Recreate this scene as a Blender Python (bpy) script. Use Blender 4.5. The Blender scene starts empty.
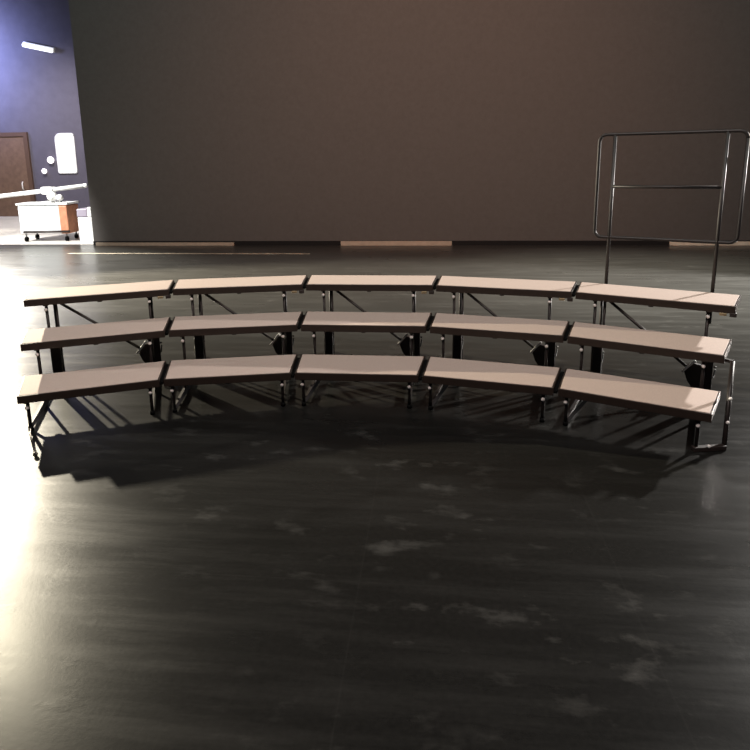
import bpy, bmesh, math, random
from mathutils import Vector, Matrix
random.seed(4)
C = bpy.context.scene.collection
PI = math.pi

# ------------------------------------------------------------------ materials
def nodes(name):
    m = bpy.data.materials.new(name); m.use_nodes = True
    nt = m.node_tree; b = nt.nodes['Principled BSDF']
    return m, nt, b
def mat(name, col, rough=.5, metal=0., spec=.5, noise=0., nscale=20., bump=0., emit=None, es=0.):
    m, nt, b = nodes(name)
    b.inputs['Roughness'].default_value = rough
    b.inputs['Metallic'].default_value = metal
    b.inputs['Specular IOR Level'].default_value = spec
    b.inputs['Base Color'].default_value = (*col, 1)
    if noise or bump:
        tc = nt.nodes.new('ShaderNodeTexCoord')
        n = nt.nodes.new('ShaderNodeTexNoise'); n.inputs['Scale'].default_value = nscale
        n.inputs['Detail'].default_value = 5
        nt.links.new(tc.outputs['Object'], n.inputs['Vector'])
        r = nt.nodes.new('ShaderNodeMapRange')
        r.inputs['From Min'].default_value = .3; r.inputs['From Max'].default_value = .7
        r.inputs['To Min'].default_value = 1 - noise; r.inputs['To Max'].default_value = 1 + noise
        nt.links.new(n.outputs['Fac'], r.inputs['Value'])
        mx = nt.nodes.new('ShaderNodeVectorMath'); mx.operation = 'SCALE'
        mx.inputs[0].default_value = col
        nt.links.new(r.outputs['Result'], mx.inputs['Scale'])
        nt.links.new(mx.outputs['Vector'], b.inputs['Base Color'])
        if bump:
            bp = nt.nodes.new('ShaderNodeBump'); bp.inputs['Strength'].default_value = bump
            bp.inputs['Distance'].default_value = .002
            nt.links.new(n.outputs['Fac'], bp.inputs['Height'])
            nt.links.new(bp.outputs['Normal'], b.inputs['Normal'])
    if emit:
        b.inputs['Emission Color'].default_value = (*emit, 1)
        b.inputs['Emission Strength'].default_value = es
    return m

def floor_material():
    m, nt, b = nodes('stage_floor')
    N = nt.nodes.new; L = nt.links.new
    tc = N('ShaderNodeTexCoord')
    def noise(scale, sx=1, sy=1, detail=6, rough=.6, off=0):
        mp = N('ShaderNodeMapping'); mp.inputs['Scale'].default_value = (sx, sy, 1)
        mp.inputs['Location'].default_value = (off, off * .7, 0)
        L(tc.outputs['Object'], mp.inputs['Vector'])
        n = N('ShaderNodeTexNoise'); n.inputs['Scale'].default_value = scale
        n.inputs['Detail'].default_value = detail; n.inputs['Roughness'].default_value = rough
        L(mp.outputs['Vector'], n.inputs['Vector']); return n.outputs['Fac']
    def rng(v, a, b_, c=0, d=1):
        r = N('ShaderNodeMapRange'); r.inputs['From Min'].default_value = a; r.inputs['From Max'].default_value = b_
        r.inputs['To Min'].default_value = c; r.inputs['To Max'].default_value = d
        L(v, r.inputs['Value']); return r.outputs['Result']
    def mth(op, x, y):
        k = N('ShaderNodeMath'); k.operation = op; k.use_clamp = False
        for i, v in enumerate((x, y)):
            if isinstance(v, (int, float)): k.inputs[i].default_value = v
            else: L(v, k.inputs[i])
        return k.outputs[0]
    big = rng(noise(.9, .8, 1.3, off=3), .35, .7)
    smear = rng(noise(5.0, .75, 1.4, 6, .60, off=11), .56, .72)
    gate = rng(noise(1.3, 1, 1, 3, .5, off=23), .40, .60)
    patch = mth('MULTIPLY', smear, gate)
    fine = rng(noise(38, 1, 1, 4, .7, off=5), .3, .75)
    streak = rng(noise(2.2, .35, 3.5, 6, .65, off=31), .45, .75)
    v = mth('ADD', mth('MULTIPLY', big, .003), mth('MULTIPLY', patch, .030))
    v = mth('ADD', v, mth('MULTIPLY', fine, .004))
    v = mth('ADD', v, mth('MULTIPLY', streak, .006))
    # faint joints between the floor sheets
    sep = N('ShaderNodeSeparateXYZ'); L(tc.outputs['Object'], sep.inputs[0])
    def line(o, period, offs, w):
        f = mth('FRACT', mth('DIVIDE', mth('ADD', sep.outputs[o], offs), period), 0)
        d = mth('ABSOLUTE', mth('SUBTRACT', f, .5), 0)
        return rng(d, 0, w / period, 1, 0)
    seam = mth('MAXIMUM', line('X', 1.22, .35, .006), line('Y', 2.44, .8, .006))
    seam = mth('MULTIPLY', seam, .003)
    v = mth('ADD', mth('ADD', v, seam), .003)
    # upstage light painted into the colour: floor grows paler towards the rear
    rear_light = rng(sep.outputs['Y'], 5.2, 8.5)
    v = mth('ADD', v, mth('MULTIPLY', rear_light, mth('ADD', .022, mth('MULTIPLY', streak, .022))))
    cm = N('ShaderNodeCombineColor')
    L(v, cm.inputs[0]); L(mth('MULTIPLY', v, .985), cm.inputs[1]); L(mth('MULTIPLY', v, .93), cm.inputs[2])
    L(cm.outputs[0], b.inputs['Base Color'])
    rg = mth('ADD', mth('MULTIPLY', streak, .07), .31)
    rg = mth('SUBTRACT', rg, mth('MULTIPLY', big, .05))
    L(rg, b.inputs['Roughness'])
    b.inputs['Specular IOR Level'].default_value = .22
    b.inputs['Sheen Weight'].default_value = .022; b.inputs['Sheen Roughness'].default_value = .45
    b.inputs['Sheen Tint'].default_value = (1, .95, .82, 1)
    bp = N('ShaderNodeBump'); bp.inputs['Strength'].default_value = .12; bp.inputs['Distance'].default_value = .003
    L(mth('ADD', mth('MULTIPLY', fine, .4), smear), bp.inputs['Height'])
    L(bp.outputs['Normal'], b.inputs['Normal'])
    return m

def backdrop_material():
    m, nt, b = nodes('dark_backdrop_cloth')
    N = nt.nodes.new; L = nt.links.new
    tc = N('ShaderNodeTexCoord')
    n = N('ShaderNodeTexNoise'); n.inputs['Scale'].default_value = 9; n.inputs['Detail'].default_value = 8
    n.inputs['Roughness'].default_value = .75
    L(tc.outputs['Object'], n.inputs['Vector'])
    cr = N('ShaderNodeValToRGB')
    cr.color_ramp.elements[0].position = .3; cr.color_ramp.elements[0].color = (.112, .104, .097, 1)
    cr.color_ramp.elements[1].position = .7; cr.color_ramp.elements[1].color = (.130, .121, .113, 1)
    L(n.outputs['Fac'], cr.inputs['Fac']); L(cr.outputs['Color'], b.inputs['Base Color'])
    b.inputs['Roughness'].default_value = .95; b.inputs['Specular IOR Level'].default_value = .1
    return m

M = dict(
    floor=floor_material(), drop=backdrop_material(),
    deck=mat('deck_surface', (.46, .362, .312), .75, noise=.06, nscale=90, bump=.06, spec=.3),
    trim=mat('dark_brown_trim', (.021, .012, .008), .5, metal=.0, spec=.5, noise=.15),
    end=mat('end_edge_metal', (.16, .13, .12), .32, metal=.85),
    steel=mat('dark_tube_steel', (.022, .016, .014), .42, metal=.35, noise=.15),
    panel=mat('dark_upright', (.020, .013, .011), .55, noise=.15),
    bright=mat('zinc_hardware', (.80, .76, .72), .45),
    strap=mat('grey_strap', (.20, .20, .20), .38, metal=.7),
    brass=mat('brass_latch', (.42, .33, .20), .4, metal=.7),
    rubber=mat('black_rubber', (.004, .004, .004), .9, spec=.08),
    rail=mat('rail_tube', (.022, .018, .017), .48, metal=.3, noise=.1),
    wing=mat('wing_wall_paint', (.105, .095, .125), .85, noise=.08, nscale=3),
    door=mat('brown_door', (.16, .095, .060), .6, noise=.15, nscale=6),
    frame=mat('door_frame', (.10, .055, .035), .6),
    white=mat('white_enamel', (.82, .82, .80), .35, noise=.03),
    cloth=mat('pale_grey_panel', (.62, .66, .68), .7, noise=.12, nscale=5),
    wood=mat('orange_wood', (.46, .20, .11), .55, noise=.2, nscale=9),
    cream=mat('lit_gap_cream', (.46, .37, .28), .6, noise=.1, nscale=8),
    whites=mat('lit_gap_white', (.80, .70, .55), .6, noise=.1, nscale=8),
    wing_floor=mat('pale_wing_floor', (.55, .52, .48), .5, noise=.1, nscale=2),
    tape=mat('floor_tape', (.40, .34, .25), .6, noise=.5, nscale=6),
    hem_shade=mat('black_hem_shade', (.006, .005, .005), .9),
    glow=mat('lit_pane', (.9, .9, .9), .4, emit=(1, .97, .95), es=2.2),
    lampglow=mat('lamp_lens', (.9, .9, .9), .4, emit=(1, .92, .90), es=1.6),
    tube=mat('tube_glow', (.9, .9, .9), .4, emit=(.92, .93, 1), es=1.5),
)

# ------------------------------------------------------------------ mesh helpers
class MB:
    def __init__(s): s.bm = bmesh.new()
    def box(s, x0, x1, y0, y1, z0, z1, bev=0.):
        return s.prism([(x0, y0), (x1, y0), (x1, y1), (x0, y1)], z0, z1, bev)
    def prism(s, poly, z0, z1, bev=0.):
        b = bmesh.new()
        lo = [b.verts.new((x, y, z0)) for x, y in poly]; hi = [b.verts.new((x, y, z1)) for x, y in poly]
        b.faces.new(lo[::-1]); b.faces.new(hi); n = len(poly)
        for i in range(n): b.faces.new((lo[i], lo[(i+1) % n], hi[(i+1) % n], hi[i]))
        if bev: bmesh.ops.bevel(b, geom=b.edges[:], offset=bev, segments=2, affect='EDGES', profile=.5)
        s._take(b); return s
    def bar(s, p, q, w, h, up=(0, 0, 1), bev=0.):
        """rectangular bar from p to q, w across, h along 'up'"""
        p, q = Vector(p), Vector(q); d = q - p; L = d.length; d.normalize()
        x = d.cross(Vector(up)).normalized(); z = x.cross(d)
        b = bmesh.new(); v = []
        for (c, e) in ((0, 0), (1, 0), (1, 1), (0, 1)):
            for t in (0, L): v.append(b.verts.new(p + d * t + x * (c - .5) * w + z * (e - .5) * h))
        for i in range(4):
            j = (i + 1) % 4; b.faces.new((v[2*i], v[2*i+1], v[2*j+1], v[2*j]))
        b.faces.new((v[0], v[2], v[4], v[6])); b.faces.new((v[1], v[7], v[5], v[3]))
        bmesh.ops.recalc_face_normals(b, faces=b.faces[:])
        if bev: bmesh.ops.bevel(b, geom=b.edges[:], offset=bev, segments=2, affect='EDGES', profile=.5)
        s._take(b); return s
    def tube(s, pts, r, seg=10):
        """round tube through the points, mitred at bends"""
        pts = [Vector(p) for p in pts]; b = bmesh.new(); rings = []
        ref = None
        for i, p in enumerate(pts):
            a = (pts[i] - pts[i-1]).normalized() if i else None
            c = (pts[i+1] - pts[i]).normalized() if i < len(pts) - 1 else None
            d = (a or c) if not (a and c) else (a + c).normalized()
            if ref is None:
                ref = Vector((0, 0, 1)) if abs(d.z) < .9 else Vector((1, 0, 0))
            x = d.cross(ref).normalized(); y = x.cross(d).normalized(); ref = y
            k = 1. if not (a and c) else 1 / max(.5, math.sqrt((1 + a.dot(c)) / 2))
            rings.append([b.verts.new(p + (x * math.cos(2*PI*j/seg) + y * math.sin(2*PI*j/seg)) * r * k) for j in range(seg)])
        for A, B in zip(rings, rings[1:]):
            for j in range(seg):
                f = b.faces.new((A[j], A[(j+1) % seg], B[(j+1) % seg], B[j])); f.smooth = True
        b.faces.new(rings[0][::-1]); b.faces.new(rings[-1])
        bmesh.ops.recalc_face_normals(b, faces=b.faces[:])
        s._take(b); return s
    def ball(s, c, r, sc=(1, 1, 1)):
        b = bmesh.new(); bmesh.ops.create_uvsphere(b, u_segments=12, v_segments=8, radius=r)
        for v in b.verts: v.co = Vector((v.co.x*sc[0], v.co.y*sc[1], v.co.z*sc[2])) + Vector(c)
        for f in b.faces: f.smooth = True
        s._take(b); return s
    def _take(s, b):
        me = bpy.data.meshes.new('tmp'); b.to_mesh(me); b.free(); s.bm.from_mesh(me); bpy.data.meshes.remove(me)
    def build(s, name, m, parent=None):
        me = bpy.data.meshes.new(name); s.bm.to_mesh(me); s.bm.free(); me.materials.append(m)
        o = bpy.data.objects.new(name, me); C.objects.link(o)
        if parent: o.parent = parent
        return o

def thing(name, label, cat, loc=(0, 0, 0), rz=0, group=None):
    o = bpy.data.objects.new(name, None); C.objects.link(o); o.empty_display_size = .2
    o.location = loc; o.rotation_euler = (0, 0, rz); tag(o, label, cat, group); return o
def tag(o, label, cat, group=None):
    o['label'] = label; o['category'] = cat
    if group: o['group'] = group
    return o
def struct(o): o['kind'] = 'structure'; return o
def kids(o): return [c for c in bpy.data.objects if c.parent == o]
def copy_tree(o, parent=None):
    c = o.copy(); C.objects.link(c)
    if parent: c.parent = parent
    for k in kids(o): copy_tree(k, c)
    return c

# ------------------------------------------------------------------ the risers
R0, AL, STEP, DEP, GAP, H1, RISE = 4.8443, .20744, .516, .46, .0326, .298, .2496
TA = math.tan(AL / 2)
def hw(a): return (R0 + a) * TA - GAP / 2
def ztop(k): return H1 + RISE * k
LT, RT = -.437, .415                     # side-frame tubes, left and right

def make_riser():
    root = thing('choral_riser', 'x', 'choral riser')
    for k in range(3):
        a0 = k * STEP; a1 = a0 + DEP; z = ztop(k)
        poly = [(-hw(a0) + .012, a0 + .006), (hw(a0) - .012, a0 + .006), (hw(a1) - .012, a1 - .006), (-hw(a1) + .012, a1 - .006)]
        d = MB().prism(poly, z - .040, z, .004).build('deck', M['deck'], root)
        d['label'] = ['lowest step with a pinkish grey top', 'middle step with a pinkish grey top', 'top step with a pinkish grey top'][k]
        # dark front and rear edging, ends also dark, deepening the painted gap shade
        MB().box(-hw(a0), hw(a0), a0 - .006, a0 + .008, z - .062, z - .003, .003).build('front_trim', M['trim'], d)
        MB().box(-hw(a1), hw(a1), a1 - .008, a1 + .006, z - .055, z - .003, .003).build('rear_trim', M['trim'], d)
        for s in (-1, 1):
            p = [(s*hw(a0), a0), (s*hw(a1), a1), (s*(hw(a1) - .013), a1), (s*(hw(a0) - .013), a0)]
            if s > 0: p = p[::-1]
            MB().prism(p[::-1], z - .060, z - .002, .002).build('end_trim', M['trim'], d)
        # black strip painting the shade in the gap to the next riser
        p = [(hw(a0) - .004, a0 + .012), (hw(a0) + GAP - .008, a0 + .012), (hw(a1) + GAP - .008, a1 - .012), (hw(a1) - .004, a1 - .012)]
        MB().prism(p, z - .050, z - .030).build('gap_shade', M['rubber'], d)
        # underside bearers
        for t in (LT, 0, RT): MB().box(t - .018, t + .018, a0 + .02, a1 - .02, z - .075, z - .039).build('bearer', M['panel'], d)
        # front tubes of the side frames
        af = a0 + .055
        for t in (LT, RT):
            leg = MB().tube([(t, af, .012), (t, af, z - .055)], .0125).build('front_leg' if k == 0 else 'leg', M['steel'], root)
            MB().tube([(t, af, 0), (t, af, .030)], .0185, 12).build('foot', M['rubber'], leg)
            MB().ball((t, a0 + .022, z - .108), .0145, (1, 1, 1)).tube([(t, a0 + .025, z - .108), (t, af, z - .108)], .007).build('bolt', M['bright'], leg)
        if k == 2:                         # latch that ties neighbours together
            MB().box(hw(a0) - .105, hw(a0) - .055, a0 - .012, a0 + .03, z - .082, z - .060, .004).build('latch', M['brass'], d)
            MB().box(hw(a0) - .035, hw(a0) + .012, a0 - .010, a0 + .03, z - .088, z - .056, .004).build('coupling', M['panel'], d)
    # low leg braces on the front step
    MB().bar((LT + .145, .075, .232), (LT + .008, .066, .028), .008, .024, (1, 0, 0)).build('brace', M['strap'], root)
    # wide dark uprights behind the middle step
    for x0, x1, c in ((-.402, -.330, 1), (.424, .482, -1)):
        u = MB().box(x0, x1, .87, .915, .0, ztop(1) - .03, .004).build('upright', M['panel'], root)
        xc = x1 + .012 if c > 0 else x1 + .012
        MB().bar((xc - .006, .862, .255), (xc + .004, .858, .325), .010, .010).ball((xc, .858, .345), .010).build('clip', M['strap'], u)
    # folding bracket with lever and long diagonal brace
    g = bmesh.new()
    prof = [(.285, .20), (.300, .255), (.345, .285), (.405, .275), (.415, .06), (.36, .06), (.31, .13)]
    f0 = [g.verts.new((x, 1.075, z)) for x, z in prof]; f1 = [g.verts.new((x, 1.110, z)) for x, z in prof]
    g.faces.new(f0); g.faces.new(f1[::-1])
    for i in range(len(prof)):
        j = (i + 1) % len(prof); g.faces.new((f0[j], f0[i], f1[i], f1[j]))
    bmesh.ops.recalc_face_normals(g, faces=g.faces[:])
    mb = MB(); mb._take(g); br = mb.build('folding_bracket', M['panel'], root)
    MB().bar((.268, 1.060, .205), (.345, 1.060, .300), .012, .016).ball((.352, 1.060, .306), .013).build('lever', M['bright'], br)
    MB().tube([(-.335, 1.10, ztop(2) - .06), (.31, 1.09, .235)], .0125).build('brace', M['steel'], root)
    # second post beside the left frame, rear legs, base rails
    MB().tube([(-.362, 1.10, .01), (-.362, 1.10, ztop(2) - .04)], .011).build('post', M['steel'], root)
    for t in (LT, RT):
        lg = MB().tube([(t, 2*STEP + .41, .012), (t, 2*STEP + .41, ztop(2) - .05)], .0125).build('rear_leg', M['steel'], root)
        MB().tube([(t, 2*STEP + .41, 0), (t, 2*STEP + .41, .03)], .0185, 12).build('foot', M['rubber'], lg)
        MB().bar((t, .06, .034), (t, 2*STEP + .41, .034), .022, .022).build('base_rail', M['panel'], root)
    return root

labels = [
    'three-step choral riser at the far left end of the curve, beside the glaring floor',
    'three-step choral riser second from the left in the curved row',
    'three-step choral riser in the middle of the curved row of five',
    'three-step choral riser second from the right in the curved row',
    'three-step choral riser at the far right end, in front of the guard rail',
]
proto = make_riser()
risers = []
def frame_of(s):
    th = (s - 2) * AL
    return Vector((math.sin(th) * R0, math.cos(th) * R0, 0)), -th
for s in range(5):
    o = proto if s == 0 else copy_tree(proto)
    loc, rz = frame_of(s)
    o.location = loc; o.rotation_euler = (0, 0, rz)
    tag(o, labels[s], 'choral riser', 'choral risers joined in a curve')
    risers.append(o)
# the last riser: no gap strip on its free side, bare metal ends on the right
for d in kids(risers[4]):
    for c in list(kids(d)):
        if c.name.startswith('gap_shade'): bpy.data.objects.remove(c)
        elif c.name.startswith('end_trim') and c.data.vertices[0].co.x > 0:
            c.data = c.data.copy(); c.data.materials[0] = M['end']; c['label'] = 'bright metal edge on the free end'
# the left riser's outrigger and the right riser's outer leg
MB().tube([(LT + .005, .05, .03), (-.405, -.12, .045), (-.325, -.40, .022)], .007).ball((-.320, -.415, .016), .016).build('stabiliser', M['steel'], risers[0])
e = MB().bar((RT - .02, .03, .016), (.585, .16, .016), .04, .032, bev=.004).build('base_bar', M['panel'], risers[4])
MB().ball((.49, .075, .036), .011).build('bolt', M['bright'], e)
e = MB().tube([(.580, .165, .012), (.592, .50, .515)], .016).build('outer_leg', M['steel'], risers[4])
for zz, aa, tt in ((.30, .345, .590), (.16, .258, .585)):
    MB().ball((tt + .004, aa - .018, zz), .012).build('bolt', M['bright'], e)
MB().bar((RT + .09, .62, .497), (.592, .55, .497), .03, .02).build('bracket', M['panel'], e)

# ------------------------------------------------------------------ guard rail behind the right-hand riser
loc, rz = frame_of(4)
BK = 2*STEP + DEP + .027
th = 2 * AL
base = loc + Vector((math.sin(th), math.cos(th), 0)) * BK
rail = thing('guard_rail', 'dark tubular guard rail standing at the back of the right-hand riser', 'guard rail', base, rz)
RTp, RM, RB = 2.126, 1.675, 1.222
def loop(x0, x1, z0, z1, r):
    p = []
    for cx, cz, a in ((x1 - r, z1 - r, 0), (x0 + r, z1 - r, 90), (x0 + r, z0 + r, 180), (x1 - r, z0 + r, 270)):
        for i in range(5):
            t = math.radians(a + i * 22.5); p.append((cx + r * math.cos(t), 0, cz + r * math.sin(t)))
    return p
lp = loop(-.550, .575, RB, RTp, .06)
MB().tube(lp + [lp[0], ], .0145).build('frame', M['rail'], rail)
for t in (-.422, .432):
    p = MB().tube([(t, 0, .52), (t, 0, RTp - .005)], .0150).build('post', M['rail'], rail)
    MB().box(t - .03, t + .03, -.021, .02, .70, .765, .004).build('clamp', M['panel'], p)
MB().tube([(-.422, 0, RM), (.432, 0, RM)], .0140).build('middle_rail', M['rail'], rail)

# ------------------------------------------------------------------ setting
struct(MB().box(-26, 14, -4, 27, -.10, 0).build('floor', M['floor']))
WY = 14.15; WL = 22.0
struct(MB().box(-26, -2, WY + .15, WL, 0, .004).build('floor', M['wing_floor']))
struct(MB().box(-7.55, 14, WY, WY + .06, .10, 9).build('wall_back', M['drop']))
struct(MB().box(-7.55, 14, WY - .03, WY + .09, 0, .10).build('hem_shade_back', M['hem_shade']))  # black hem band, also painting the shadow at the backdrop foot

struct(MB().box(-26, 0, WL, WL + .2, 0, 11).build('wall_left', M['wing']))
# door in the wing wall
DX = .55
d = struct(MB().box(-17.2 + DX, -15.02 + DX, WL - .06, WL + .01, 0, 2.95, .01).build('door_1', M['door']))
MB().box(-15.02 + DX, -14.86 + DX, WL - .09, WL + .01, 0, 3.1).box(-17.36 + DX, -17.2 + DX, WL - .09, WL + .01, 0, 3.1).box(-17.2 + DX, -15.02 + DX, WL - .09, WL + .01, 2.95, 3.1).build('door_frame', M['frame'], d)
MB().tube([(-15.25 + DX, WL - .07, 1.0), (-15.25 + DX, WL - .12, 1.05), (-15.25 + DX, WL - .12, 1.25), (-15.25 + DX, WL - .07, 1.3)], .02).build('door_handle', M['bright'], d)
# lit window, rounded at the top
prof = []
wx0, wx1, wz0, wz1 = -13.26, -12.55, 1.60, 3.02
for cx, cz, a, r in ((wx1 - .08, wz1 - .08, 0, .08), (wx0 + .2, wz1 - .2, 90, .2), (wx0 + .05, wz0 + .05, 180, .05), (wx1 - .05, wz0 + .05, 270, .05)):
    for i in range(5):
        t = math.radians(a + i * 22.5); prof.append((cx + r * math.cos(t), cz + r * math.sin(t)))
def panel(prof, y0, y1):
    g = bmesh.new(); A = [g.verts.new((x, y0, z)) for x, z in prof]; B = [g.verts.new((x, y1, z)) for x, z in prof]
    g.faces.new(A); g.faces.new(B[::-1]); n = len(prof)
    for i in range(n): g.faces.new((A[(i+1) % n], A[i], B[i], B[(i+1) % n]))
    bmesh.ops.recalc_face_normals(g, faces=g.faces[:]); m = MB(); m._take(g); return m
w = struct(panel(prof, WL - .03, WL + .01).build('window_1', M['glow']))
fr = MB(); P3 = [(x, WL - .02, z) for x, z in prof]
fr.tube(P3 + [P3[0]], .025).build('window_frame', M['white'], w)

# ------------------------------------------------------------------ things in the wing
def wall_lamp(x, z, r, label):
    t = thing('wall_lamp', label, 'wall lamp', (x, WL, z), 0, 'small round lamps on the wing wall')
    MB().tube([(0, 0, 0), (0, -.06, 0)], r * .8, 16).build('backplate', M['white'], t)
    MB().ball((0, -.07, 0), r, (1, .6, 1)).build('lens', M['lampglow'], t)
wall_lamp(-13.50, 2.08, .13, 'small round glowing lamp, larger and nearer the lit window')
wall_lamp(-13.80, 1.68, .10, 'small round glowing lamp, lower and nearer the brown door')
t = thing('wall_tube_lamp', 'white fluorescent tube fitting high on the wing wall', 'tube light', (-13.45, WL - .005, 6.02))
t.rotation_euler = (0, .22, 0)
MB().box(-.58, .58, -.10, 0, -.06, .10, .01).build('housing', M['white'], t)
MB().tube([(-.54, -.13, -.02), (.54, -.13, -.02)], .075, 14).build('tube', M['tube'], t)

# trolley
CX, CY = -9.25, 15.1
t = thing('equipment_trolley', 'white-panelled trolley with an orange-brown end, under the white pole', 'trolley', (CX, CY, 0), .12)
MB().box(-.60, .42, -.32, .32, .22, .93, .02).build('cabinet', M['cloth'], t)
MB().box(.42, .62, -.33, .33, .20, .91, .02).build('end_panel', M['wood'], t)
MB().box(-.63, .65, -.35, .35, .93, .98, .01).build('top', M['white'], t)
MB().tube([(-.5, -.36, .26), (.65, -.36, .26)], .03).build('push_bar', M['panel'], t)
for x in (-.50, .52):
    for y in (-.26, .26):
        c = MB().tube([(x, y, .21), (x, y, .11)], .02).build('caster', M['strap'], t)
        MB().tube([(x - .025, y, .065), (x + .025, y, .065)], .065, 16).build('wheel', M['rubber'], c)
# pole on a stand resting on the trolley
t = thing('boom_pole', 'long white horizontal pole clamped on a short stand above the trolley', 'pole', (CX + .06, CY, .98), .02)
MB().box(-.13, .13, -.13, .13, 0, .025, .006).build('stand_base', M['white'], t)
MB().tube([(0, 0, .02), (0, 0, .30)], .045).build('stand', M['strap'], t)
MB().tube([(-1.7, 0, .12), (1.0, 0, .41)], .055, 12).ball((1.0, 0, .41), .058).build('pole', M['white'], t)
MB().box(-.15, .15, -.10, .10, .20, .39, .03).build('clamp', M['white'], t)
t = thing('lamp_head', 'pair of small white globes on the trolley top beside the pole stand', 'lamp', (CX + .34, CY - .21, .98), 0)
MB().tube([(-.06, 0, 0), (-.06, 0, .06)], .05).tube([(.14, 0, 0), (.14, 0, .05)], .04).build('socket', M['strap'], t)
for x, r in ((-.06, .12), (.14, .085)): MB().ball((x, 0, .04 + r), r).build('globe', M['white'], t)
# storage bin by the edge of the backdrop
t = thing('storage_bin', 'tall white bin with a grey lid between the trolley and the dark backdrop', 'bin', (-7.80, 14.60, 0), 0)
MB().prism([(-.25, -.22), (.25, -.22), (.25, .22), (-.25, .22)], 0, .66, .03).build('body', M['white'], t)
MB().box(-.25, .02, -.23, .23, .66, .86, .02).build('lid', mat('grey_lid', (.30, .27, .33), .5), t)
MB().box(.02, .25, -.23, .23, .66, .90, .02).build('lid', M['white'], t)

# pale strips painting the light in the gap under the backdrop
def strip(x0, x1, z0, z1, m, label):
    o = MB().box(x0, x1, -.03, .03, z0, z1, .006).build('lit_gap_strip', m)
    o.location = (0, WY - .075, 0)
    tag(o, label, 'strip', 'painted strips of light under the backdrop')
strip(-7.45, -4.05, .0, .075, M['cream'], 'long painted strip of light under the backdrop, nearest the trolley')
strip(-1.52, 1.02, .0, .10, M['cream'], 'painted strip of light under the backdrop, behind the middle riser')
strip(5.75, 9.5, .0, .085, M['whites'], 'bright painted strip of light under the backdrop, behind the guard rail')
o = MB().box(-7.4, -2.0, -.05, .05, 0, .003).build('floor_tape', M['tape']); o.location = (0, 12.85, 0); o.rotation_euler = (0, 0, .0)
tag(o, 'worn pale tape line on the floor in front of the backdrop', 'tape')

# ------------------------------------------------------------------ lights
def look(o, tgt):
    o.rotation_euler = (Vector(tgt) - o.location).to_track_quat('-Z', 'Y').to_euler()
def spot(name, loc, tgt, power, col, size, blend=.6, radius=.12):
    l = bpy.data.lights.new(name, 'SPOT'); l.energy = power; l.color = col
    l.spot_size = math.radians(size); l.spot_blend = blend; l.shadow_soft_size = radius
    o = bpy.data.objects.new(name, l); C.objects.link(o); o.location = loc; look(o, tgt); return o
def area(name, loc, tgt, power, col, sx, sy):
    l = bpy.data.lights.new(name, 'AREA'); l.shape = 'RECTANGLE'; l.size = sx; l.size_y = sy; l.energy = power; l.color = col
    o = bpy.data.objects.new(name, l); C.objects.link(o); o.location = loc; look(o, tgt); return o
spot('side_light_left', (-8.0, 10.1, 3.3), (-1.2, 4.4, 0), 7000, (1, .90, .70), 108, .35, .06)
spot('side_light_right', (8.6, 9.9, 3.3), (1.2, 4.0, 0), 5700, (1, .96, .91), 108, .35)
area('overhead_fill', (.3, 1.0, 7.5), (.2, 6.0, 0), 385, (1, .80, .74), 5, 2.5)
spot('backdrop_wash', (1.0, 4.5, 8.5), (.6, WY, 3.0), 1950, (1, .40, .22), 84, 1.0, .5)
spot('upstage_wash', (3.6, 9.8, 8.0), (3.8, 10.0, 0), 5200, (1, .98, .84), 54, .9, .5)
area('backdrop_fill', (-1, 2.5, 8.5), (-1, WY, 4), 390, (.78, 1, .96), 12, 2)
spot('wing_blue', (-16.5, 19.9, 5.9), (-16.4, WL, 5.6), 1700, (.45, .52, 1), 150, .8, .3)
spot('wing_floor_fill', (-12.0, 15.5, 5.0), (-7.4, 11.4, 0), 15000, (1, .95, .84), 40, .9, .2)  # added lamp without a fixture, brightens the rear left floor
spot('wing_white', (-12.2, 17.5, 7.5), (-13.0, 21.0, 0), 3000, (1, .95, .95), 100, 1, .4)
spot('wing_fill', (-10.9, 10.4, 5.2), (-9.3, 15.1, .4), 6000, (1, .98, .95), 38, .5, .2)  # added lamp without a fixture, lifts the trolley front
area('wing_glare_fill', (-13.6, 17.0, 1.5), (-7, 9.0, 0), 130, (1, .95, .85), 1.2, 2.0)  # added low lamp out of view, makes floor glare on the left
spot('downstage_left_fill', (-4.3, 5.8, 3.3), (-1.75, 2.0, 0), 560, (1, .90, .66), 31, 1.0, .15)  # added lamp, stretches the bright floor pool towards the front left

w = bpy.data.worlds.new('World'); bpy.context.scene.world = w; w.use_nodes = True
w.node_tree.nodes['Background'].inputs[0].default_value = (.45, .55, .95, 1)
w.node_tree.nodes['Background'].inputs[1].default_value = .026

# ------------------------------------------------------------------ camera
cam = bpy.data.cameras.new('camera'); co = bpy.data.objects.new('camera', cam); C.objects.link(co)
pitch, yaw, roll, F = .1979, -.0990, -.0143, 604.55
cp, sp, cy, sy, cr, sr = math.cos(pitch), math.sin(pitch), math.cos(yaw), math.sin(yaw), math.cos(roll), math.sin(roll)
fw = Vector((sy*cp, cy*cp, -sp)); r = Vector((cy, -sy, 0)); u = r.cross(fw)
r2 = r*cr + u*sr; u2 = -r*sr + u*cr
co.matrix_world = Matrix(((r2.x, u2.x, -fw.x, .5957), (r2.y, u2.y, -fw.y, .380), (r2.z, u2.z, -fw.z, 1.943), (0, 0, 0, 1)))
cam.sensor_width = 36; cam.lens = 36 * F / 750; cam.sensor_fit = 'HORIZONTAL'
cam.shift_x = (375 - 373.94) / 750; cam.shift_y = -(375 - 280.46) / 750
cam.clip_end = 200
bpy.context.scene.camera = co
vs = bpy.context.scene.view_settings
vs.view_transform = 'Standard'; vs.look = 'None'; vs.exposure = 0
